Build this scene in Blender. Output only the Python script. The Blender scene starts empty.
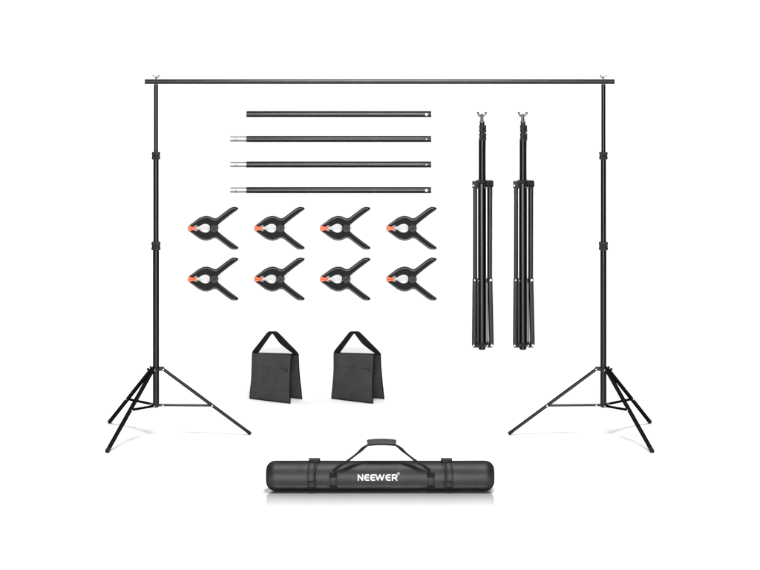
import bpy, bmesh, math, random
from mathutils import Vector, Matrix, noise

random.seed(7)
S = bpy.context.scene
COL = S.collection
PI = math.pi

# ------------------------------------------------------------------ camera
CAM_H, CAM_D, FPX, HOR = 3.6, 20.0, 3077.0, -118.0      # height, distance, focal length and eye line (of a 760 px wide frame)
cam = bpy.data.cameras.new('camera')
cam.lens = 36.0 * FPX / 760.0
cam.sensor_width = 36.0
cam.sensor_fit = 'HORIZONTAL'
cam.shift_y = -(285 - HOR) / 760.0
cam.clip_start = 0.1
cam.clip_end = 200
cam_o = bpy.data.objects.new('camera', cam)
COL.objects.link(cam_o)
cam_o.location = (0, -CAM_D, CAM_H)
cam_o.rotation_euler = (PI / 2, 0, 0)
S.camera = cam_o

# ------------------------------------------------------------------ world and studio lamps
w = bpy.data.worlds.new('World')
S.world = w
w.use_nodes = True
w.node_tree.nodes['Background'].inputs[0].default_value = (1, 1, 1, 1)
w.node_tree.nodes['Background'].inputs[1].default_value = 0.14

def softbox(name, loc, target, sx, sy, power):
    l = bpy.data.lights.new(name, 'AREA')
    l.shape = 'RECTANGLE'
    l.size = sx
    l.size_y = sy
    l.energy = power
    o = bpy.data.objects.new(name, l)
    COL.objects.link(o)
    o.location = loc
    d = Vector(target) - Vector(loc)
    o.rotation_euler = d.to_track_quat('-Z', 'Y').to_euler()
    return o

softbox('front_softbox', (0, -22.0, 1.55), (0, 0, 1.2), 4.6, 2.9, 3850)
softbox('overhead_softbox', (0, -3.4, 7.5), (0, -0.4, 0), 2.0, 1.4, 610)

S.render.resolution_x = 1024
S.render.resolution_y = 768
S.view_settings.view_transform = 'Standard'
S.view_settings.look = 'None'
S.view_settings.exposure = 0
S.view_settings.gamma = 1

# ------------------------------------------------------------------ helpers
def sc(Y):
    return (CAM_D + Y) / FPX

def pt(px, py, Y):
    s = sc(Y)
    return Vector(((px - 380) * s, Y, CAM_H - (py - HOR) * s))

def floor_pt(px, py, z=0.0):
    Y = FPX * (CAM_H - z) / (py - HOR) - CAM_D
    return Vector(((px - 380) * sc(Y), Y, z))

def new_bm():
    return bmesh.new()

def obj(name, bm, mat, parent=None, angle=35, smooth=True):
    bmesh.ops.recalc_face_normals(bm, faces=bm.faces)
    me = bpy.data.meshes.new(name)
    bm.to_mesh(me)
    bm.free()
    me.materials.append(mat)
    if smooth:
        me.shade_smooth()
        me.set_sharp_from_angle(angle=math.radians(angle))
    o = bpy.data.objects.new(name, me)
    COL.objects.link(o)
    if parent:
        o.parent = parent
    return o

def thing(name, label, cat, loc, group=None):
    o = bpy.data.objects.new(name, None)
    COL.objects.link(o)
    o.empty_display_size = 0.05
    o.location = loc
    o['label'] = label
    o['category'] = cat
    if group:
        o['group'] = group
    return o

def settle(root):
    """children are modelled in world space: bring their meshes into the frame of the thing"""
    off = Matrix.Translation(-Vector(root.location))
    for c in root.children:
        c.data.transform(off)
        for g in c.children:
            g.data.transform(off)

def dup_tree(root, loc, label):
    r = root.copy(); COL.objects.link(r); r.location = loc; r['label'] = label
    for ch in list(root.children):
        c = ch.copy(); COL.objects.link(c); c.parent = r
        for g in list(ch.children):
            d = g.copy(); COL.objects.link(d); d.parent = c
    return r

def frame_of(d, up=Vector((0, 0, 1))):
    d = d.normalized()
    if abs(d.dot(up)) > 0.97:
        up = Vector((0, 1, 0))
    a = d.cross(up).normalized()
    b = a.cross(d).normalized()
    return a, b

def circle(r, n=24, ry=None):
    ry = r if ry is None else ry
    return [(r * math.cos(2 * PI * i / n), ry * math.sin(2 * PI * i / n)) for i in range(n)]

def rrect(w, h, r, k=4):
    pts = []
    for cx, cy, a0 in ((w/2 - r, h/2 - r, 0), (-w/2 + r, h/2 - r, PI/2), (-w/2 + r, -h/2 + r, PI), (w/2 - r, -h/2 + r, 1.5*PI)):
        for i in range(k + 1):
            a = a0 + PI/2 * i / k
            pts.append((cx + r * math.cos(a), cy + r * math.sin(a)))
    return pts

def loft(bm, rings, cap=True, closed=True):
    vr = [[bm.verts.new(p) for p in ring] for ring in rings]
    n = len(vr[0])
    for a, b in zip(vr[:-1], vr[1:]):
        for i in range(n if closed else n - 1):
            j = (i + 1) % n
            bm.faces.new((a[i], a[j], b[j], b[i]))
    if cap:
        bm.faces.new(vr[0])
        bm.faces.new(list(reversed(vr[-1])))
    return vr

def sweep(bm, path, sect, up=Vector((0, 0, 1)), scales=None, cap=True):
    """section swept along a path with one shared frame turned into each direction"""
    rings = []
    for i, p in enumerate(path):
        d = (path[min(i + 1, len(path) - 1)] - path[max(i - 1, 0)])
        a, b = frame_of(d, up)
        k = scales[i] if scales else 1.0
        rings.append([p + a * (x * k) + b * (y * k) for x, y in sect])
    loft(bm, rings, cap)

def tube(bm, p0, p1, r, n=24, bev=0.0012, hollow=False):
    p0, p1 = Vector(p0), Vector(p1)
    d = (p1 - p0).normalized()
    L = (p1 - p0).length
    bev = min(bev, L * 0.3, r * 0.4)
    if hollow:
        path = [p0 + d*min(0.03, L*.3), p0, p0, p0 + d*bev, p1 - d*bev, p1, p1, p1 - d*min(0.03, L*.3)]
        rr = [r*.86, r*.86, r - bev, r, r, r - bev, r*.86, r*.86]
    else:
        path = [p0, p0 + d*bev, p1 - d*bev, p1]
        rr = [r - bev, r, r, r - bev]
    a, b = frame_of(d)
    rings = [[p + a*(math.cos(2*PI*i/n)*q) + b*(math.sin(2*PI*i/n)*q) for i in range(n)] for p, q in zip(path, rr)]
    loft(bm, rings)

def bar(bm, p0, p1, sect, up=Vector((0, 0, 1))):
    a, b = frame_of(p1 - p0, up)
    loft(bm, [[p + a*x + b*y for x, y in sect] for p in (p0, p1)])

def box(bm, c, sx, sy, sz, bev=0.002):
    """rounded box"""
    c = Vector(c)
    s = rrect(sx, sy, min(bev*2, sx*.45, sy*.45), 3)
    s2 = rrect(sx - 2*bev, sy - 2*bev, min(bev*1.5, sx*.2, sy*.2), 3)
    loft(bm, [[c + Vector((x, y, z)) for x, y in q] for z, q in ((-sz/2, s2), (-sz/2 + bev, s), (sz/2 - bev, s), (sz/2, s2))])

def ball(bm, c, r, sq=(1, 1, 1), n=14):
    m = bmesh.ops.create_uvsphere(bm, u_segments=n, v_segments=max(6, n//2), radius=r)
    for v in m['verts']:
        v.co = Vector((v.co.x*sq[0], v.co.y*sq[1], v.co.z*sq[2])) + Vector(c)

def prism(bm, outline, y0, y1, bev=0.0015):
    """outline of (x, z) pairs given thickness along y, with eased edges"""
    n = len(outline)
    area = sum(outline[i][0]*outline[(i+1) % n][1] - outline[(i+1) % n][0]*outline[i][1] for i in range(n))
    sgn = 1 if area > 0 else -1
    ins = []
    for i in range(n):
        p0, p1, p2 = Vector(outline[i-1]), Vector(outline[i]), Vector(outline[(i+1) % n])
        t = ((p1-p0).normalized() + (p2-p1).normalized())
        t = t.normalized() if t.length > 1e-6 else (p2-p1).normalized()
        ins.append(p1 + Vector((-t.y, t.x)) * bev * sgn)
    rings = [[Vector((p[0], y, p[1])) for p in q] for y, q in ((y0, ins), (y0 + bev, outline), (y1 - bev, outline), (y1, ins))]
    loft(bm, rings)

def smooth_poly(pts, k=6, closed=False):
    P = [Vector(p) for p in pts]
    n = len(P)
    out = []
    rng = range(n if closed else n - 1)
    for i in rng:
        if closed:
            p0, p1, p2, p3 = P[i-1], P[i], P[(i+1) % n], P[(i+2) % n]
        else:
            p0, p1, p2, p3 = P[max(i-1, 0)], P[i], P[i+1], P[min(i+2, n-1)]
        for j in range(k):
            t = j / k
            out.append(0.5*((2*p1) + (-p0+p2)*t + (2*p0-5*p1+4*p2-p3)*t*t + (-p0+3*p1-3*p2+p3)*t**3))
    if not closed:
        out.append(P[-1])
    return out

# ------------------------------------------------------------------ materials
def mat_base(name):
    m = bpy.data.materials.new(name)
    m.use_nodes = True
    nt = m.node_tree
    return m, nt, nt.nodes['Principled BSDF']

def N(nt, t, **kw):
    n = nt.nodes.new(t)
    for k, v in kw.items():
        setattr(n, k, v)
    return n

def noisy(nt, b, scale, lo, hi, sock='Roughness', detail=4.0):
    tc = N(nt, 'ShaderNodeTexCoord')
    nz = N(nt, 'ShaderNodeTexNoise')
    nz.inputs['Scale'].default_value = scale
    nz.inputs['Detail'].default_value = detail
    mr = N(nt, 'ShaderNodeMapRange')
    mr.inputs['From Min'].default_value = 0.3
    mr.inputs['From Max'].default_value = 0.7
    mr.inputs['To Min'].default_value = lo
    mr.inputs['To Max'].default_value = hi
    nt.links.new(tc.outputs['Object'], nz.inputs['Vector'])
    nt.links.new(nz.outputs['Fac'], mr.inputs['Value'])
    nt.links.new(mr.outputs[0], b.inputs[sock])
    return tc, nz

def bump(nt, b, src, strength, dist):
    bp = N(nt, 'ShaderNodeBump')
    bp.inputs['Strength'].default_value = strength
    bp.inputs['Distance'].default_value = dist
    nt.links.new(src, bp.inputs['Height'])
    nt.links.new(bp.outputs[0], b.inputs['Normal'])

def m_coated(name, col, rough, metal=1.0, edge=0.0):
    """dark painted metal whose sheen does not brighten towards its rims"""
    m, nt, b = mat_base(name)
    b.inputs['Base Color'].default_value = (*col, 1)
    b.inputs['Metallic'].default_value = metal
    b.inputs['Specular Tint'].default_value = (edge, edge, edge, 1)
    noisy(nt, b, 9, rough - 0.025, rough + 0.025)
    return m

def m_plastic(name, col, rough, spec=0.4, grain=900, bs=0.15, metal=0.0, edge=1.0):
    m, nt, b = mat_base(name)
    b.inputs['Base Color'].default_value = (*col, 1)
    b.inputs['Specular IOR Level'].default_value = spec
    b.inputs['Metallic'].default_value = metal
    b.inputs['Specular Tint'].default_value = (edge, edge, edge, 1)
    tc, nz = noisy(nt, b, 40, rough - 0.05, rough + 0.05)
    n2 = N(nt, 'ShaderNodeTexNoise')
    n2.inputs['Scale'].default_value = grain
    nt.links.new(tc.outputs['Object'], n2.inputs['Vector'])
    bump(nt, b, n2.outputs['Fac'], bs, 0.0004)
    return m

def m_fabric(name, col, rough, spec, weave=520, bs=0.35, metal=0.0, edge=1.0):
    m, nt, b = mat_base(name)
    b.inputs['Specular IOR Level'].default_value = spec
    b.inputs['Roughness'].default_value = rough
    b.inputs['Metallic'].default_value = metal
    b.inputs['Specular Tint'].default_value = (edge, edge, edge, 1)
    tc = N(nt, 'ShaderNodeTexCoord')
    nz = N(nt, 'ShaderNodeTexNoise')
    nz.inputs['Scale'].default_value = 14
    nz.inputs['Detail'].default_value = 6
    rp = N(nt, 'ShaderNodeValToRGB')
    rp.color_ramp.elements[0].position = 0.3
    rp.color_ramp.elements[1].position = 0.75
    rp.color_ramp.elements[0].color = (*[c*0.86 for c in col], 1)
    rp.color_ramp.elements[1].color = (*[c*1.12 for c in col], 1)
    nt.links.new(tc.outputs['Object'], nz.inputs['Vector'])
    nt.links.new(nz.outputs['Fac'], rp.inputs[0])
    nt.links.new(rp.outputs[0], b.inputs['Base Color'])
    vo = N(nt, 'ShaderNodeTexVoronoi')
    vo.inputs['Scale'].default_value = weave
    nt.links.new(tc.outputs['Object'], vo.inputs['Vector'])
    bump(nt, b, vo.outputs['Distance'], bs, 0.0008)
    return m

M_TUBE = m_coated('black_satin_enamel', (0.025, 0.025, 0.0255), 0.28)
M_LEG = m_coated('black_leg_enamel', (0.018, 0.018, 0.0185), 0.36)
M_ROD = m_coated('black_rod_enamel', (0.027, 0.027, 0.0275), 0.27)
M_KNOB = m_plastic('black_moulded_plastic', (0.011, 0.011, 0.012), 0.5, 0.22)
M_CLAMP = m_plastic('clamp_nylon', (0.009, 0.009, 0.0095), 0.65, 0.12, 700, 0.05)
M_RIM = m_plastic('clamp_rib_nylon', (0.030, 0.030, 0.031), 0.30, 0.6, 700, 0.03)
M_DISC = m_plastic('pivot_cap_plastic', (0.020, 0.020, 0.021), 0.5, 0.3)
M_RUBBER = m_plastic('black_rubber', (0.008, 0.008, 0.008), 0.7, 0.2)
M_ORANGE = m_plastic('orange_jaw_plastic', (0.80, 0.125, 0.045), 0.45, 0.4)
M_STEEL, nt_, b_ = mat_base('bright_chromed_steel')
b_.inputs['Base Color'].default_value = (0.30, 0.30, 0.315, 1)
b_.inputs['Specular Tint'].default_value = (0.0, 0.0, 0.0, 1)
b_.inputs['Metallic'].default_value = 1
noisy(nt_, b_, 80, 0.22, 0.34)
M_BOLT, nt_, b_ = mat_base('brushed_bolt_steel')
b_.inputs['Base Color'].default_value = (0.12, 0.12, 0.125, 1)
b_.inputs['Specular Tint'].default_value = (0.1, 0.1, 0.1, 1)
b_.inputs['Metallic'].default_value = 1
noisy(nt_, b_, 80, 0.22, 0.32)
M_RIVET, nt_, b_ = mat_base('zinc_rivet')
b_.inputs['Base Color'].default_value = (0.85, 0.85, 0.85, 1)
b_.inputs['Metallic'].default_value = 0.6
noisy(nt_, b_, 80, 0.35, 0.5)
M_SAND = m_fabric('charcoal_polyester', (0.040, 0.040, 0.041), 0.85, 0.1)
M_SANDB = m_fabric('black_binding_tape', (0.006, 0.006, 0.006), 0.85, 0.06)
M_SEAM = m_fabric('charcoal_seam_thread', (0.020, 0.020, 0.020), 0.85, 0.1)
M_STRAP = m_fabric('black_webbing', (0.008, 0.008, 0.008), 0.8, 0.1, 380, 0.5)
M_BAG = m_fabric('black_nylon_bag_cloth', (0.046, 0.046, 0.047), 0.54, 0.2, 620, 0.25, 0.88, 0.1)
M_BAGS = m_fabric('black_nylon_strap', (0.010, 0.010, 0.010), 0.7, 0.12, 380, 0.4)
M_WHITE, nt_, b_ = mat_base('white_print_ink')
b_.inputs['Base Color'].default_value = (0.86, 0.86, 0.86, 1)
noisy(nt_, b_, 200, 0.5, 0.6)
M_GREY, nt_, b_ = mat_base('grey_print_ink')
b_.inputs['Base Color'].default_value = (0.42, 0.42, 0.42, 1)
noisy(nt_, b_, 200, 0.5, 0.6)

M_WALL, nt_, b_ = mat_base('matt_white_paper')
b_.inputs['Base Color'].default_value = (0.93, 0.93, 0.93, 1)
b_.inputs['Specular IOR Level'].default_value = 0.0
noisy(nt_, b_, 3, 0.9, 1.0)

# floor: matt white with an added gloss mask that shapes and fades the carry bag's reflection
M_FLOOR, nt_, b_ = mat_base('white_floor_with_reflection_mask')
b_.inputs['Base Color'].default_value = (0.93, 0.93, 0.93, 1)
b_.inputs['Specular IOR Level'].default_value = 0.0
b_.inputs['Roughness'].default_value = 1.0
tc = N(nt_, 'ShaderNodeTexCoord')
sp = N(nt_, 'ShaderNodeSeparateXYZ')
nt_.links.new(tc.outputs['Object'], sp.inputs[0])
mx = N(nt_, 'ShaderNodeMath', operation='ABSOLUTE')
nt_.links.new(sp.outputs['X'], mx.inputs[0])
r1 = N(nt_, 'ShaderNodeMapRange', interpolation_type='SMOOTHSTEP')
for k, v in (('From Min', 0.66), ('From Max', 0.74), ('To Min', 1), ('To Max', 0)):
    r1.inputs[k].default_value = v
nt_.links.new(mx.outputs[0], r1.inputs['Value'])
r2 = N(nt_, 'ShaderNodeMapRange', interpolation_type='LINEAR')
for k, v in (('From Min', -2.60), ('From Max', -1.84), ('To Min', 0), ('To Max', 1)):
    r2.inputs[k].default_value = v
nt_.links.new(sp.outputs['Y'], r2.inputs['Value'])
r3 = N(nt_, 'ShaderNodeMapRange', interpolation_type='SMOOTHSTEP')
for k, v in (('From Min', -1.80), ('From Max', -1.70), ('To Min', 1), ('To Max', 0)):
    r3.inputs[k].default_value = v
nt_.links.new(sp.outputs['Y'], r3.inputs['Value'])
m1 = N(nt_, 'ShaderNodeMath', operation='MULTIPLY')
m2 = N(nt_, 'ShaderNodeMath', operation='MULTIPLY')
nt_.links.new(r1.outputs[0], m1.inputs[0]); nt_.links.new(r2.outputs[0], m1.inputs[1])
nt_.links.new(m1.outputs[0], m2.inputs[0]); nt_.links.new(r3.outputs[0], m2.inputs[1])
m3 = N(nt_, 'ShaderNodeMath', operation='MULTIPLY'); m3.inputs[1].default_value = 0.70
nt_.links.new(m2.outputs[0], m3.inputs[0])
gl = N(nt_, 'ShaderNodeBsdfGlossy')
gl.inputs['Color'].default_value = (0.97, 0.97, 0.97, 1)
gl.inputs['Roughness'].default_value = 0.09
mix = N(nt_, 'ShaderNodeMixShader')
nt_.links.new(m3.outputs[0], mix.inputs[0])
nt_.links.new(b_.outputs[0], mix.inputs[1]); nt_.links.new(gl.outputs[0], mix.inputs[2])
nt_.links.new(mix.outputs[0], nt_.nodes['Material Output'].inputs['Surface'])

# ------------------------------------------------------------------ setting
WALL_Y, R_SW = 2.15, 0.20
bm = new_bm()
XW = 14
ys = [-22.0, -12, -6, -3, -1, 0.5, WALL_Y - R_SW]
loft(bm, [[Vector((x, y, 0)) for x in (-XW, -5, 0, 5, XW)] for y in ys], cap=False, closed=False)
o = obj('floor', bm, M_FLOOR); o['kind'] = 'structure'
bm = new_bm()
prof = [(WALL_Y - R_SW + R_SW*math.sin(a), R_SW - R_SW*math.cos(a)) for a in [PI/2*i/16 for i in range(17)]] + [(WALL_Y, 3.0), (WALL_Y, 9.0)]
loft(bm, [[Vector((x, y, z)) for x in (-XW, -5, 0, 5, XW)] for y, z in prof], cap=False, closed=False)
o = obj('backdrop', bm, M_WALL, angle=60); o['kind'] = 'structure'

# ------------------------------------------------------------------ open tripod stands
def wing_bolt(base, root, k=1.0, stem=0.006, spread=0.021):
    """chromed wing screw standing on base"""
    b = Vector(base)
    bm = new_bm()
    z = 0
    tube(bm, b, b + Vector((0, 0, stem)), 0.0085*k, 14, 0.001)
    for j in range(max(1, int(stem/0.006))):
        q = b + Vector((0, 0, 0.003 + j*0.006))
        tube(bm, q, q + Vector((0, 0, 0.002)), 0.0098*k, 14, 0.0006)
    tube(bm, b + Vector((0, 0, stem)), b + Vector((0, 0, stem + 0.013*k)), 0.0100*k, 16, 0.002)
    ball(bm, b + Vector((0, 0, stem + 0.014*k)), 0.0085*k, (1, 1, .8))
    bolt = obj('wing_bolt', bm, M_BOLT, root)
    for s in (-1, 1):
        bm = new_bm()
        path = [b + Vector((s*x*spread, 0, stem + z*k)) for x, z in ((0.25, .006), (0.55, .008), (0.85, .016), (1.0, .026), (0.98, .031))]
        path = smooth_poly(path, 4)
        n = len(path)
        sweep(bm, path, circle(0.0062*k, 10, 0.0070*k), Vector((0, 1, 0)), [0.8 + 0.4*i/n for i in range(n)])
        obj('wing', bm, M_BOLT, bolt)
    return bolt

def lock_collar(cx, cy, z0, z1, r, root, knob_dir=(0, -1, 0)):
    """ribbed clamping collar with a tightening screw"""
    bm = new_bm()
    n = 48
    c = Vector((cx, cy, 0))
    h = z1 - z0
    rings = []
    for z, k in ((z0, .90), (z0 + .004, 1.0), (z0 + h*.28, 1.0), (z0 + h*.33, .93), (z0 + h*.67, .93), (z0 + h*.72, 1.0), (z1 - .004, 1.0), (z1, .90)):
        ring = []
        for i in range(n):
            a = 2*PI*i/n
            e = (abs(math.cos(a))**5 + abs(math.sin(a))**5) ** (-1/5)
            q = r*k*min(e, 1.12)*(1 + (0.02 if i % 4 < 2 else -0.02))
            ring.append(c + Vector((q*math.cos(a), q*math.sin(a), z)))
        rings.append(ring)
    loft(bm, rings)
    o = obj('collar', bm, M_KNOB, root)
    d = Vector(knob_dir)
    zc = (z0 + z1)/2
    bm = new_bm()
    p = c + Vector((0, 0, zc))
    tube(bm, p + d*r*.9, p + d*(r + .022), 0.0125, 12, 0.003)
    tube(bm, p + d*(r + .022), p + d*(r + .026), 0.006, 12, 0.001)
    obj('knob', bm, M_RUBBER, o)
    return o

def open_stand(sx, label):
    fx = (lambda px: px) if sx < 0 else (lambda px: 759.4 - px)
    cx = (fx(156.0) - 380)*sc(0)
    root = thing('tripod_stand', label, 'light stand', (cx, 0, 0), 'open tripod stands carrying the crossbar')
    Z = lambda py: CAM_H - (py - HOR)*sc(0)
    s0 = sc(0)
    for a, b_, r in ((404.5, 246, 3.12*s0), (246, 156, 2.72*s0), (156, 84.2, 2.15*s0)):
        bm = new_bm()
        tube(bm, (cx, 0, Z(a)), (cx, 0, Z(b_)), r, 32)
        obj('column_tube', bm, M_TUBE, root)
    lock_collar(cx, 0, Z(250), Z(241.8), 4.55*s0, root)
    lock_collar(cx, 0, Z(159.3), Z(152), 4.25*s0, root)
    wing_bolt((cx, 0, Z(79.0)), root, 0.75, 0.004, 0.019)
    feet = [floor_pt(fx(250.0), 433.3, .010), floor_pt(fx(107.2), 451.2, .010), floor_pt(fx(109.6), 421.8, .010)]
    c_floor = Vector((cx, 0, 0))
    ztop, zbot = Z(369.2), Z(404.8)
    # upper spider: ring plus three ears and a lock knob
    bm = new_bm()
    tube(bm, (cx, 0, ztop - .010), (cx, 0, ztop + .009), 4.4*s0, 28, 0.002)
    dirs = []
    for f in feet:
        d = (f - c_floor); d.z = 0; d.normalize(); dirs.append(d)
        e = c_floor + d*(6.1*s0); e.z = ztop + .001
        side = Vector((-d.y, d.x, 0))
        for q in (-1, 1):
            a0 = c_floor + d*0.018 + side*q*.014; a0.z = ztop + .003
            a1 = c_floor + d*(8.2*s0) + side*q*.014; a1.z = ztop + .003
            bar(bm, a0, a1, rrect(.005, .024, .0015, 2))
    obj('leg_spider', bm, M_KNOB, root)
    bm = new_bm()
    kd = Vector((-sx*-1.0, 0, 0)) if False else Vector((sx, -0.25, 0)).normalized()
    p = Vector((cx, 0, ztop + .002))
    tube(bm, p + kd*.022, p + kd*.050, .0042, 12)
    tube(bm, p + kd*.046, p + kd*.060, .0085, 12, .003)
    bar(bm, p + kd*.036 + Vector((0, 0, .0)), p + kd*.036 + Vector((0, 0, .022)), rrect(.007, .007, .002, 2))
    obj('lock_knob', bm, M_RUBBER, root)
    bm = new_bm()
    tube(bm, (cx, 0, zbot - .010), (cx, 0, zbot + .006), 3.75*s0, 28, 0.002)
    for d in dirs:
        side = Vector((-d.y, d.x, 0))
        for q in (-1, 1):
            a0 = c_floor + d*0.018 + side*q*.011; a0.z = zbot - .002
            a1 = c_floor + d*(8.3*s0) + side*q*.011; a1.z = zbot - .002
            bar(bm, a0, a1, rrect(.0035, .014, .0012, 2))
    obj('brace_hub', bm, M_KNOB, root)
    bm = new_bm()
    tube(bm, (cx, 0, zbot - .017), (cx, 0, zbot - .010), 2.6*s0, 20, 0.004)
    obj('column_end_cap', bm, M_RUBBER, root)
    for i, (f, d) in enumerate(zip(feet, dirs)):
        top = c_floor + d*(7.2*s0); top.z = ztop
        side = Vector((-d.y, d.x, 0))
        bm = new_bm()
        ax = (f - top).normalized()
        bar(bm, top - ax*.006, f, rrect(.0262, .020, .0075, 5), up=side.cross(ax))
        leg = obj('leg', bm, M_LEG, root)
        bm = new_bm()
        sweep(bm, [f - ax*.026, f - ax*.024, f + ax*.002, f + ax*.0065], rrect(.0285, .0225, .009, 4), side.cross(ax), [.93, 1, 1, .8])
        obj('foot_cap', bm, M_RUBBER, leg)
        t = 0.565 if i == 0 else (0.50 if i == 1 else 0.57)
        j = top.lerp(f, t)
        b0 = c_floor + d*(7.0*s0); b0.z = zbot - .002
        bm = new_bm()
        bar(bm, b0, j, rrect(.014, .015, .003, 3), up=Vector((0, 0, 1)))
        brace = obj('brace', bm, M_LEG, root)
        front = side if side.y < 0 else -side
        for q, rr, who in ((top, .0175, leg), (j, .0140, leg), (b0, .0135, brace)):
            bm = new_bm()
            tube(bm, q - front*rr, q + front*(rr + .0012), .0046, 14, .0015)
            obj('rivet', bm, M_RIVET, who)
    settle(root)
    return root

open_stand(-1, 'tall open black tripod stand holding up the left end of the crossbar')
open_stand(1, 'tall open black tripod stand holding up the right end of the crossbar')

# ------------------------------------------------------------------ crossbar on the stands
a = pt(144.7, 81.6, 0); b2 = pt(614.7, 81.6, 0)
root = thing('crossbar', 'long black crossbar spanning the two open tripod stands', 'crossbar', (0, 0, a.z))
seams = [144.7, 262.2, 379.7, 497.2, 614.7]
for i in range(4):
    bm = new_bm()
    p, q = pt(seams[i], 81.6, 0), pt(seams[i+1], 81.6, 0)
    tube(bm, p, q, 2.38*sc(0), 32, 0.0001 if i in (1, 2) else 0.0003, hollow=(i in (0, 3)))
    obj('tube_section', bm, M_TUBE, root)
settle(root)

# ------------------------------------------------------------------ loose crossbar tubes against the backdrop
RY = WALL_Y - 3.05*sc(2.13)
rods = [(114.2, False, True, 'plain black crossbar tube without a silver end, topmost of four'),
        (139.0, True, False, 'black tube with silver end and small pin dot, just below the plain tube'),
        (164.5, True, False, 'black tube with silver end and small pin dot, third tube from the top'),
        (190.1, True, True, 'black tube with silver end and large bright disc for its end hole, lowest of the four')]
for py, silver, big, lab in rods:
    s = sc(RY)
    root = thing('crossbar_tube', lab, 'metal tube', pt(338, py, RY), 'loose crossbar tubes')
    bm = new_bm()
    tube(bm, pt(246.4, py, RY), pt(431.3, py, RY), 3.0*s, 32, .0012, hollow=True)
    t = obj('tube', bm, M_ROD, root)
    if silver:
        bm = new_bm()
        tube(bm, pt(230.2, py, RY), pt(247.5, py, RY), 2.62*s, 32, .0015, hollow=False)
        e = obj('silver_insert', bm, M_STEEL, root)
        bm = new_bm()
        c = pt(236.0, py, RY)
        tube(bm, c + Vector((0, -2.4*s, 0)), c + Vector((0, -3.1*s, 0)), .0045, 14, .001)
        obj('pin', bm, M_TUBE, e)
    else:
        bm = new_bm()
        c = pt(254.6, py, RY)
        tube(bm, c + Vector((0, -2.7*s, 0)), c + Vector((0, -3.15*s, 0)), .0045, 14, .001)
        obj('pin', bm, M_KNOB, t)
    bm = new_bm()
    c = pt(426.4, py, RY)
    r = .0095 if big else .0042  # large one is an added bright disc for the see-through end hole
    tube(bm, c + Vector((0, -2.6*s, 0)), c + Vector((0, -3.2*s, 0)), r, 20, .002)
    obj('pin', bm, M_RIVET, t)
    # rolled lip at the right end
    bm = new_bm()
    tube(bm, pt(429.0, py, RY), pt(429.9, py, RY), 3.07*s, 32, .0006)
    obj('end_ring', bm, M_KNOB, t)
    settle(root)

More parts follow.
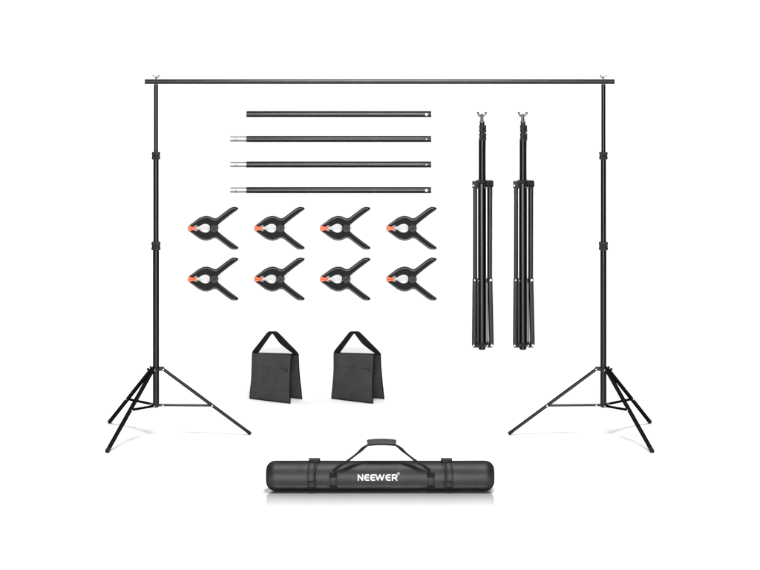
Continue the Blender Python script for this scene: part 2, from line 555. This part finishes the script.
# ------------------------------------------------------------------ folded stands against the backdrop
def folded_stand(cx0, label):
    CY = WALL_Y - 0.040
    s = sc(CY)
    root = thing('folded_tripod_stand', label, 'light stand', pt(cx0, 350, CY), 'folded tripod stands')
    P = lambda dx, py, dy=0.0: pt(cx0 + dx, py, CY) + Vector((0, dy, 0))
    # telescoping column
    bm = new_bm(); tube(bm, P(0, 184), P(0, 139), 3.45*s, 32); obj('column_tube', bm, M_TUBE, root)
    bm = new_bm(); tube(bm, P(-.1, 347), P(-.1, 184), 3.2*s, 32); obj('column_tube', bm, M_TUBE, root)
    bm = new_bm(); tube(bm, P(0, 133.5), P(0, 123.0), 2.3*s, 24); obj('column_tube', bm, M_TUBE, root)
    for y0, y1 in ((132.2, 125.2), (140.6, 133.4)):
        c = P(.05, y0)
        lock_collar(c.x + .5*s, c.y, P(0, y0).z, P(0, y1).z, 3.6*s, root, Vector((.3, -1, 0)).normalized())
    wb = P(-.2, 123.0)
    wing_bolt(wb, root, 1.25, 0.040, 0.028)
    bm = new_bm(); tube(bm, wb, wb + Vector((0, 0, .007)), .021, 20, .003); obj('bolt_flange', bm, M_BOLT, root)
    # top hub
    bm = new_bm()
    tube(bm, P(0, 187), P(0, 179.6), 4.1*s, 28, .004)
    # left bracket
    box(bm, P(-6.9, 184.3, -.022), 6.2*s, .03, 6.6*s, .002)
    box(bm, P(-3.6, 182.0, -.020), 5.0*s, .026, 4.0*s, .002)
    # front bracket around the front leg
    for q in (-1, 1):
        box(bm, P(q*2.6 - .6, 184.6, -.038), .9*s, .030, 7.2*s, .0012)
    box(bm, P(-.6, 181.3, -.036), 5.6*s, .028, 1.3*s, .0015)
    obj('leg_spider', bm, M_KNOB, root)
    bm = new_bm()
    # locking knob, lying on its side
    c = P(7.6, 183.6, -.020)
    tube(bm, c + Vector((-4.0*s, 0, 0)), c + Vector((3.6*s, 0, 0)), 3.2*s, 16, .004)
    tube(bm, c + Vector((-4.2*s, 0, -.006)), c + Vector((3.7*s, 0, -.006)), 2.5*s, 16, .004)
    for k in range(9):
        a_ = 2*PI*k/9
        bar(bm, c + Vector((-3.0*s, 3.1*s*math.cos(a_), 3.1*s*math.sin(a_))), c + Vector((3.2*s, 3.1*s*math.cos(a_), 3.1*s*math.sin(a_))), rrect(.005, .005, .0015, 2))
    obj('lock_knob', bm, M_RUBBER, root)
    # legs: left, front, right
    fl = -.050
    paths = [([(-7.05, 186), (-7.25, 279), (-8.0, 342)], -.020, 3.9),
             ([(-.6, 183.0), (-.45, 279), (-.3, 343)], fl, 4.3),
             ([(7.9, 187.0), (7.7, 279), (9.0, 342)], -.020, 4.2)]
    for k, (pp, dy, wd) in enumerate(paths):
        bm = new_bm()
        path = [P(x, y, dy) for x, y in pp]
        sweep(bm, path, rrect(wd*s, .024, .0095, 6), Vector((0, 1, 0)))
        leg = obj('leg', bm, M_TUBE if k == 1 else M_LEG, root)
        bm = new_bm()
        e = path[-1]
        sweep(bm, [e + Vector((0, 0, .012)), e + Vector((0, 0, .01)), e - Vector((0, 0, .008)), e - Vector((0, 0, .011))], rrect((wd + .5)*s, .028, .011, 4), Vector((0, 1, 0)), [.94, 1, 1, .8])
        obj('foot_cap', bm, M_RUBBER, leg)
    # inner slim braces, run up as black backing added to darken the leg gaps
    for x, x2 in ((-4.3, -4.2), (4.2, 4.4)):
        bm = new_bm()
        sweep(bm, [P(x, 188, -.016), P(x2, 344, -.016)], rrect(3.2*s, .012, .004, 3), Vector((0, 1, 0)))
        obj('brace', bm, M_LEG, root)
    for x, x2 in ((-7.6, -8.2), (7.9, 9.3)):
        bm = new_bm()
        sweep(bm, [P(x, 278.0, -.040), P(x2, 345, -.040)], rrect(4.3*s, .014, .0065, 5), Vector((0, 1, 0)))
        obj('brace', bm, M_LEG, root)
    # bottom hub
    bm = new_bm()
    tube(bm, P(-.1, 346.0), P(-.1, 342.6), 6.2*s, 24, .003)
    for q in (-1, 1):
        box(bm, P(q*7.2 + .4, 344.6, -.034), 5.4*s, .018, 4.6*s, .002)
    box(bm, P(-.2, 344.0, -.046), 9.0*s, .02, 2.2*s, .002)
    obj('brace_hub', bm, M_KNOB, root)
    bm = new_bm()
    tube(bm, P(-.2, 349.2, -.018), P(-.2, 344.0, -.018), 3.5*s, 24, .006)
    obj('column_end_cap', bm, M_TUBE, root)
    for x, y, r in ((-8.9, 184.9, .0065), (-7.6, 279.3, .0060), (8.4, 279.3, .0088), (-8.6, 344.5, .0060), (9.6, 344.5, .0084), (4.9, 344.6, .0040), (-3.7, 280.0, .0030)):
        bm = new_bm()
        c = P(x, y, -.050 if y < 200 else -.054)
        tube(bm, c + Vector((0, .022, 0)), c, r, 16, .003)
        obj('rivet', bm, M_RIVET, root)
    # bright rods added to stand in for the white gaps between the legs
    for x, y0, y1, r in ((-4.6, 188, 278, .0033), (4.5, 188, 278, .0040), (4.7, 282, 341, .0020)):
        bm = new_bm()
        tube(bm, P(x, y1, -.024), P(x, y0, -.024), r, 12)
        obj('gap_rod', bm, M_RIVET, root)
    settle(root)
    return root

fs = folded_stand(482.1, 'folded black tripod stand with wing bolt, the one nearer the spring clamps')
l2 = Vector(fs.location); l2.x += 40.9*sc(WALL_Y - .04)
dup_tree(fs, l2, 'folded black tripod stand with wing bolt, the one nearer the right open stand')

# ------------------------------------------------------------------ spring clamps against the backdrop
CY = WALL_Y - 0.026
def clamp_proto(px0, py0, label):
    s = sc(CY)
    k = 1/10.96
    def q(x, y):                       # drawing units -> metres from the pivot
        return ((x - 330)*k*s, -(y - 287)*k*s)
    root = thing('spring_clamp', label, 'spring clamp', pt(px0, py0, CY), 'spring clamps in two rows')
    upper = [(57, 272), (66, 250), (110, 217), (160, 180), (205, 160), (250, 153), (295, 164), (325, 178), (358, 176),
             (400, 146), (460, 100), (505, 68), (535, 56), (568, 56), (598, 68), (578, 90), (520, 132), (460, 178), (405, 222), (374, 250),
             (350, 300), (318, 302), (300, 300), (290, 284), (283, 262), (262, 243), (232, 237), (205, 244), (180, 257), (163, 268), (150, 264), (140, 252), (122, 256), (96, 268), (70, 280)]
    for sgn in (1, -1):
        P = [q(x, 287 + sgn*(y - 287)) for x, y in upper]
        sm = [(p.x, p.y) for p in smooth_poly([Vector(p) for p in P], 3, True)]
        bm = new_bm()
        y0, y1 = (-.017, .014) if sgn > 0 else (-.0155, .0155)
        prism(bm, sm, y0, y1, .0022)
        arm = obj('jaw_arm', bm, M_CLAMP, root)
        # raised rib along the outer side and down the handle
        bm = new_bm()
        rim = [(82, 247), (118, 222), (165, 192), (210, 172), (252, 165), (292, 176), (322, 190), (362, 190), (408, 155), (465, 112), (510, 80), (540, 68), (565, 70)]
        path = [Vector((*[q(x, 287 + sgn*(y - 287))[0]], y0, q(x, 287 + sgn*(y - 287))[1])) for x, y in rim]
        sweep(bm, smooth_poly(path, 4), circle(.0036, 10, .0042), Vector((0, 1, 0)))
        obj('rib', bm, M_RIM, arm)
        # second rib on the inner side of the handle
        bm = new_bm()
        rim = [(392, 224), (440, 184), (490, 146), (535, 112), (572, 86)]
        path = [Vector((q(x, 287 + sgn*(y - 287))[0], y0, q(x, 287 + sgn*(y - 287))[1])) for x, y in rim]
        sweep(bm, smooth_poly(path, 4), circle(.0026, 8), Vector((0, 1, 0)))
        obj('rib', bm, M_RIM, arm)
    bm = new_bm()
    c = Vector((0, 0, 0))
    tube(bm, c + Vector((0, .019, 0)), c + Vector((0, -.024, 0)), 46*k*s, 32, .003)
    obj_p = obj('pivot_cap', bm, M_DISC, root)
    bm = new_bm()
    ring = []
    m = 32
    for rr in (38, 18):
        path = [Vector((rr*k*s*math.cos(2*PI*i/m), -.024, rr*k*s*math.sin(2*PI*i/m))) for i in range(m + 1)]
        sweep(bm, path, circle(.0015, 6), Vector((0, 1, 0)), cap=False)
    tube(bm, c + Vector((0, -.020, 0)), c + Vector((0, -.0275, 0)), 8*k*s, 14, .001)
    obj('pivot_ring', bm, M_CLAMP, obj_p)
    for sgn in (1, -1):
        pad = [(44, 286), (42, 272), (50, 258), (62, 252), (74, 262), (90, 268), (112, 270), (128, 276), (132, 286)]
        P = [q(x, 287 + sgn*(y - 287)) for x, y in pad]
        bm = new_bm()
        prism(bm, P, -.0195, .0165, .002)
        obj('jaw_pad', bm, M_ORANGE, root)
    # spring wire ends showing in the throat
    bm = new_bm()
    for sgn in (1, -1):
        path = [Vector((q(x, 287 + sgn*(y-287))[0], -.002, q(x, 287 + sgn*(y-287))[1])) for x, y in ((128, 262), (145, 270), (160, 262))]
        sweep(bm, smooth_poly(path, 3), circle(.0022, 8), Vector((0, 1, 0)))
    obj('spring', bm, M_STEEL, root)
    return root

proto = None
cols = [214.1, 280.4, 346.2, 412.4]
ordn = ['first', 'second', 'third', 'fourth']
for r, py in enumerate((228.2, 279.0)):
    for c, px in enumerate(cols):
        row = 'upper row' if r == 0 else 'lower row'
        lab = f'black spring clamp with orange jaw tips, {ordn[c]} from the left in the {row}'
        if proto is None:
            proto = clamp_proto(px, py, lab)
        else:
            dup_tree(proto, pt(px, py, CY), lab)

# ------------------------------------------------------------------ sandbags standing on the floor
def panel(bm, TL, TR, BR, BL, thick, n=26, seed=0.0, pocket=None):
    TL, TR, BR, BL = map(Vector, (TL, TR, BR, BL))
    nrm = (TR - TL).cross(BL - TL).normalized()
    if nrm.y > 0:
        nrm = -nrm
    def surf(u, v, side=1, extra=0.0):
        p = TL.lerp(TR, u).lerp(BL.lerp(BR, u), v)
        p += (TR - TL).normalized()*(-(2*u - 1)*0.006*math.sin(PI*v)**1.2 + 0.0025*noise.noise(Vector((u*2, v*4, seed))))
        p.z += 0.004*abs(noise.noise(Vector((u*4, seed, 2.0))))*v
        e = (1 - abs(2*u - 1)**3.0)*(1 - abs(2*v - 1)**3.5)
        f = 0.002 + thick*e**0.6*(0.75 + 0.5*v)
        f += 0.012*e*noise.noise(Vector((u*2.6 + seed, v*2.4, side*2.0)))
        f += 0.0035*e*(1 - abs(noise.noise(Vector((u*3 + v*2 + seed*2, v*1.5, 5.0)))*4))
        f += 0.004*e*noise.noise(Vector((u*8 + seed, v*5, side*3.0)))
        if pocket and side == 1:
            f -= 0.003*math.exp(-((v - pocket)/0.022)**2)*e
        return p + nrm*(f*side + extra)
    sheets = [[[surf(i/n, j/n, side) for i in range(n + 1)] for j in range(n + 1)] for side in (1, -1)]
    A = [[bm.verts.new(p) for p in row] for row in sheets[0]]
    B = [[bm.verts.new(p) for p in row] for row in sheets[1]]
    for j in range(n):
        for i in range(n):
            bm.faces.new((A[j][i], A[j][i+1], A[j+1][i+1], A[j+1][i]))
            bm.faces.new((B[j][i], B[j+1][i], B[j+1][i+1], B[j][i+1]))
    ea = [A[0][i] for i in range(n)] + [A[j][n] for j in range(n)] + [A[n][n-i] for i in range(n)] + [A[n-j][0] for j in range(n)]
    eb = [B[0][i] for i in range(n)] + [B[j][n] for j in range(n)] + [B[n][n-i] for i in range(n)] + [B[n-j][0] for j in range(n)]
    for k in range(len(ea)):
        k2 = (k + 1) % len(ea)
        bm.faces.new((ea[k], eb[k], eb[k2], ea[k2]))
    return nrm, surf

def edge_line(surf):
    uv = [(0, i/14) for i in range(14)] + [(i/14, 1) for i in range(14)] + [(1, 1 - i/14) for i in range(15)]
    return [(surf(u, v, 1) + surf(u, v, -1))/2 for u, v in uv]

def binding(bm, pts, w=.0085, t=.006):
    path = []
    for p, q in zip(pts[:-1], pts[1:]):
        for i in range(6):
            path.append(Vector(p).lerp(Vector(q), i/6))
    path.append(Vector(pts[-1]))
    sweep(bm, path, circle(w/2, 10, t/2 + .001), Vector((0, 1, 0)))

TLf, TRf = pt(252.4, 353.2, 1.50), pt(291.6, 354.6, 1.29)
TRr, TLr = pt(298.2, 354.0, 1.37), pt(255.4, 352.8, 1.59)
BLf, BRf = floor_pt(249.8, 398.3, .005), floor_pt(290.0, 403.2, .005)
BRr = floor_pt(302.0, 398.8, .005)
BLr = BLf + (BRr - BRf)
def sandbag(label, dx, seed):
    sb = thing('sandbag', label, 'sandbag', (-0.73, 1.44, 0), 'saddle sandbags')
    bm = new_bm(); nf, surf = panel(bm, TLf, TRf, BRf, BLf, .016, seed=seed, pocket=.30)
    fp = obj('front_panel', bm, M_SAND, sb, angle=50)
    bm = new_bm(); _, surf_r = panel(bm, TLr, TRr, BRr, BLr, .016, seed=seed + 4)
    rp = obj('rear_panel', bm, M_SAND, sb, angle=50)
    bm = new_bm()
    binding(bm, edge_line(surf))
    obj('binding_tape', bm, M_SANDB, fp)
    bm = new_bm()
    binding(bm, edge_line(surf_r))
    obj('binding_tape', bm, M_SANDB, rp)
    bm = new_bm()
    path = [surf(.01 + .93*i/24, .30) for i in range(25)]
    sweep(bm, path, circle(.0015, 8, .0015), Vector((0, 1, 0)))
    obj('pocket_seam', bm, M_SEAM, fp)
    bm = new_bm()
    c = surf(.92, .345, 1, .001)
    ex = (TRf - TLf).normalized()
    ez = (TLf - BLf).normalized()
    bar(bm, c - ex*.010, c + ex*.008, rrect(.009, .005, .002, 2), up=nf)
    obj('zip_pull', bm, M_SEAM, fp)
    # top panel bridging the two sides
    bm = new_bm()
    rings = []
    for i in range(13):
        t = i/12
        pf, pr = TLf.lerp(TRf, t), TLr.lerp(TRr, t)
        mid = (pf + pr)/2 + Vector((0, 0, .004))
        rings.append([pf + Vector((0, 0, -.006)), pf + Vector((0, -.003, .002)), mid, pr + Vector((0, .003, .002)), pr + Vector((0, 0, -.006)), mid + Vector((0, 0, -.012))])
    loft(bm, rings)
    obj('top_panel', bm, M_SANDB, sb, angle=60)
    # handle strap
    zx = lambda x, y: (245 + x/6.71, 325 + y/6.71)
    outer = [(44, 186), (62, 160), (100, 112), (134, 68), (156, 44), (185, 41), (214, 43), (238, 64), (262, 88), (300, 128), (338, 166), (361, 194)]
    inner = [(90, 190), (100, 172), (130, 130), (156, 94), (176, 66), (183, 60), (190, 66), (212, 96), (236, 126), (272, 156), (304, 180), (324, 196)]
    def hp(x, y, dy):
        px, py = zx(x, y)
        t = (px - 252)/(298 - 252)
        return pt(px, py, 1.545 - .215*t + dy)
    O = smooth_poly([Vector((x, y, 0)) for x, y in outer], 3)
    I = smooth_poly([Vector((x, y, 0)) for x, y in inner], 3)
    bm = new_bm()
    loft(bm, [[hp(a.x, a.y, -.003), hp(b.x, b.y, -.003), hp(b.x, b.y, .003), hp(a.x, a.y, .003)] for a, b in zip(O, I)])
    hd = obj('handle_strap', bm, M_STRAP, sb, angle=30)
    bm = new_bm()
    for (x, y) in ((68, 183), (338, 191)):
        c = hp(x, y, -.002)
        box(bm, c, .034, .010, .012, .003)
    obj('stitched_tab', bm, M_SANDB, hd)
    settle(sb)
    sb.location.x += dx

sandbag('charcoal saddle sandbag with strap handle, nearer the left open tripod stand', 0, 1.3)
sandbag('charcoal saddle sandbag with strap handle, nearer the folded tripod stands', 82.0*sc(1.42), 8.7)

# ------------------------------------------------------------------ carry bag lying at the front
BY = -1.81
s = sc(BY)
BR = 15.2*s/1.016
BZ = BR + .0014
def bx(px):
    return (px - 380)*s
root = thing('carry_bag', 'long round black carry bag with white lettering and webbing handle', 'carry bag', (0, BY, 0))
def ring_at(x, r, n=72, wob=0.0, seed=0):
    out = []
    for i in range(n):
        a = 2*PI*i/n
        k = 1 + wob*noise.noise(Vector((x*6, math.cos(a)*1.3 + seed, math.sin(a)*1.3)))
        out.append(Vector((x, BY + r*k*math.cos(a), BZ + r*k*math.sin(a))))
    return out
X0, X1 = bx(266.0), bx(494.4)
rings = []
ex, er = 9.5*s, 10.5*s
K = 14
rings.append(ring_at(X0 - .0005, BR*.02))
for i in range(K + 1):
    t = PI/2*i/K
    rings.append(ring_at(X0 + ex*(1 - math.sin(t)**.9) if False else X0 + ex*(1 - math.cos(t)), (BR - er) + er*math.sin(t)**.85))
nx = 90
for i in range(1, nx):
    x = (X0 + ex) + (X1 - X0 - 2*ex)*i/nx
    rings.append(ring_at(x, BR, wob=.008))
for i in range(K, -1, -1):
    t = PI/2*i/K
    rings.append(ring_at(X1 - ex*(1 - math.cos(t)), (BR - er) + er*math.sin(t)**.85))
rings.append(ring_at(X1 + .0005, BR*.02))
bm = new_bm()
loft(bm, rings)
body = obj('bag_body', bm, M_BAG, root, angle=60)

def band(px_of, w, a0, a1, dr, t, mat, name, parent, n=60, curve=0.0, cs=1):
    """webbing laid round the bag; angle 180 deg faces the camera, 90 the top, 270 the floor"""
    bm = new_bm()
    rr = []
    for i in range(n + 1):
        a = math.radians(a0 + (a1 - a0)*i/n)
        f = math.sin(a)
        xc = bx(px_of) + cs*curve*s*f*f
        ri, ro = BR + dr, BR + dr + t
        c, sn = math.cos(a), math.sin(a)
        rr.append([Vector((xc + dx, BY + r*c, BZ + r*sn)) for dx, r in ((-w*s/2, ri), (-w*s/2, ro - .0008), (-w*s/2 + .001, ro), (w*s/2 - .001, ro), (w*s/2, ro - .0008), (w*s/2, ri))])
    loft(bm, rr)
    return obj(name, bm, mat, parent, angle=40)

for sgn, xs, xa, xl, xb in ((1, 311.4, 333.4, 315.6, 314.6), (-1, 449.2, 430.6, 444.6, 446.4)):
    # closing strap: two layers on the front, buckle on top
    st = band(xs, 7.6, 55, 249, -.001, .0036, M_BAGS, 'closing_strap', root, curve=1.2, cs=sgn)
    band(xs - sgn*.2, 6.6, 118, 188, .0028, .003, M_BAG, 'strap_tail', st, curve=.8, cs=sgn)
    band(xs + sgn*.3, 7.0, 192, 212, .0028, .0035, M_BAG, 'strap_keeper', st)
    bm = new_bm()
    c = Vector((bx(xb), BY - .006, BZ + BR + .0095))
    box(bm, c, 11.4*s, .034, 2.3*s, .003)
    box(bm, c + Vector((-sgn*.0, -.004, -.008)), 8.6*s, .030, 1.8*s, .002)
    bar(bm, c + Vector((-4.6*s, -.019, .0)), c + Vector((4.6*s, -.019, 0)), rrect(.006, .006, .002, 2))
    obj('buckle', bm, M_KNOB, st)
    # piping seam of the end cap
    bm = new_bm()
    path = []
    for i in range(49):
        a = 2*PI*i/48
        path.append(Vector((bx(xl) + sgn*3.0*s*math.sin(a)**2, BY + (BR - .001)*math.cos(a), BZ + (BR - .001)*math.sin(a))))
    sweep(bm, path, circle(.0024, 8), Vector((1, 0, 0)), cap=False)
    obj('piping', bm, M_SANDB, body)
    # handle anchor strap
    an = band(xa, 7.8, 172, 249, -.001, .0036, M_BAG, 'anchor_strap', root)
    band(xa, 7.8, 158, 176, .0012, .0050, M_BAGS, 'anchor_loop', an)
    band(xa, 7.6, 206, 232, .0024, .0016, M_BAGS, 'stitched_patch', an)

# handle: two webbing arms and a padded grip
yg = BY - .045
for sgn in (1, -1):
    m = lambda px: px if sgn > 0 else 764.0 - px - .6
    ctrl = [(333.2, 471.4, BY - BR - .004), (337.5, 467.6, BY - BR - .004), (345, 462.6, BY - .083), (352, 457.6, BY - .07), (359, 452.0, BY - .058), (363.5, 447.9, yg - .002), (368.5, 444.6, yg)]
    path = smooth_poly([pt(m(x), y, yy) for x, y, yy in ctrl], 5)
    n = len(path)
    bm = new_bm()
    rings = []
    for i, p in enumerate(path):
        d = (path[min(i+1, n-1)] - path[max(i-1, 0)]).normalized()
        t = i/(n - 1)
        # webbing twists: broad at both ends, edge-on half way
        tw = math.radians(50*math.exp(-((t - .0)/.25)**2) + 24*math.exp(-((t - .80)/.13)**2) + 8)*(-sgn)
        a, b_ = frame_of(d, Vector((0, 0, 1)))
        u = a*math.cos(tw) + b_*math.sin(tw)
        v = d.cross(u).normalized()
        rings.append([p + u*x + v*y for x, y in rrect(.022, .0052, .0018, 2)])
    loft(bm, rings)
    obj('handle_strap', bm, M_BAGS, root, angle=50)
bm = new_bm()
path = [pt(367.2 + 28.8*i/16, 442.9 - 1.0*math.sin(PI*i/16), yg) for i in range(17)]
sweep(bm, path, rrect(.040, 6.2*s, .012, 5), Vector((0, 0, 1)), [.90, 1] + [1]*13 + [1, .90])
grip = obj('grip', bm, M_BAG, root, angle=50)
bm = new_bm()
path = [pt(367.6 + 28.0*i/16, 445.4 - .8*math.sin(PI*i/16), yg - .020) for i in range(17)]
sweep(bm, path, rrect(.006, .0075, .002, 3), Vector((0, 0, 1)))
obj('grip_seam', bm, M_SANDB, grip)

# lettering
def wrap(px, py_off, lift=.0022):
    """py_off: pixels below the axis of the bag as seen from the front"""
    v = py_off*s
    # photo rows -> angle on the cylinder, seen from about ten degrees above
    el = math.radians(10.2)
    q = math.asin(max(-1, min(1, v/BR*1.0)))
    a = PI - el + q
    r = BR*1.004 + lift
    return Vector((bx(px), BY + r*math.cos(a), BZ + r*math.sin(a)))

def stroke(bm, pts, wd, closed=False):
    """flat stroke of width wd (px) through points in px, wrapped on the bag"""
    P = [Vector((x, y)) for x, y in pts]
    out = []
    for a, b in zip(P[:-1], P[1:]):
        m = max(1, int((b - a).length/0.35))
        for i in range(m):
            out.append(a.lerp(b, i/m))
    out.append(P[-1])
    n = len(out)
    L, R = [], []
    for i, p in enumerate(out):
        if closed and i in (0, n - 1):
            d = (out[1] - out[n-2]).normalized()
        else:
            d0 = (out[i] - out[i-1]) if i else (out[1] - out[0])
            d1 = (out[i+1] - out[i]) if i < n-1 else d0
            d = (d0.normalized() + d1.normalized())
            d = d.normalized() if d.length > .2 else d0.normalized()
        nn = Vector((-d.y, d.x))*wd/2
        L.append(p + nn); R.append(p - nn)
    top = [[bm.verts.new(wrap(q.x, q.y)) for q in side] for side in (L, R)]
    bot = [[bm.verts.new(wrap(q.x, q.y, .0004)) for q in side] for side in (L, R)]
    for i in range(n - 1):
        bm.faces.new((top[0][i], top[0][i+1], top[1][i+1], top[1][i]))
        bm.faces.new((top[0][i], bot[0][i], bot[0][i+1], top[0][i+1]))
        bm.faces.new((top[1][i], top[1][i+1], bot[1][i+1], bot[1][i]))
    for k in (0, n - 1):
        bm.faces.new((top[0][k], top[1][k], bot[1][k], bot[0][k]))

AX = 475.65                         # axis row of the bag in the frame
kx = lambda x: 350 + x/13.82
ky = lambda y: 462 + y/13.83 - AX
def arc(cx, cy, rx, ry, a0, a1, n=8):
    return [(cx + rx*math.cos(math.radians(a0 + (a1-a0)*i/n)), cy + ry*math.sin(math.radians(a0 + (a1-a0)*i/n))) for i in range(n + 1)]
def letter(pts_list, wd=1.02):
    bm = new_bm()
    for p in pts_list:
        stroke(bm, [(kx(x), ky(y)) for x, y in p], wd)
    obj('letter', bm, M_WHITE, body, smooth=False)
T, B = 175, 244
letter([[(116, B+7), (116, T-6)], [(114, T-4), (176, B+4)], [(175, B+6), (175, T-7)]])
for x in (197, 279, 492):
    e = x + 5
    letter([[(e + 63, T)] + [(e + 30, T)] + [(px, py) for px, py in arc(e + 28, (T+B)/2, 26, (B-T)/2, -90, -270, 14)] + [(e + 63, B)],
            [(e + 4, (T+B)/2), (e + 58, (T+B)/2)]])
letter([[(356, T-7), (384, B+3)], [(382, B+3), (414, T-4)], [(412, T-4), (442, B+3)], [(440, B+3), (472, T-7)]], 1.05)
letter([[(585, B+7), (585, T-6)], [(585, T), (628, T)] + [(px, py) for px, py in arc(628, T+19, 18, 19, -90, 90, 10)] + [(585, T+38)], [(618, T+38), (650, B+6)]])
bm = new_bm()
stroke(bm, [(kx(x), ky(y)) for x, y in arc(668, 158, 16, 16, 0, 360, 20)], .38, True)
stroke(bm, [(kx(663), ky(168)), (kx(663), ky(149)), (kx(672), ky(150)), (kx(674), ky(155)), (kx(671), ky(159)), (kx(663), ky(159))], .3)
stroke(bm, [(kx(668), ky(159)), (kx(674), ky(168))], .3)
obj('registered_mark', bm, M_GREY, body, smooth=False)
settle(root)
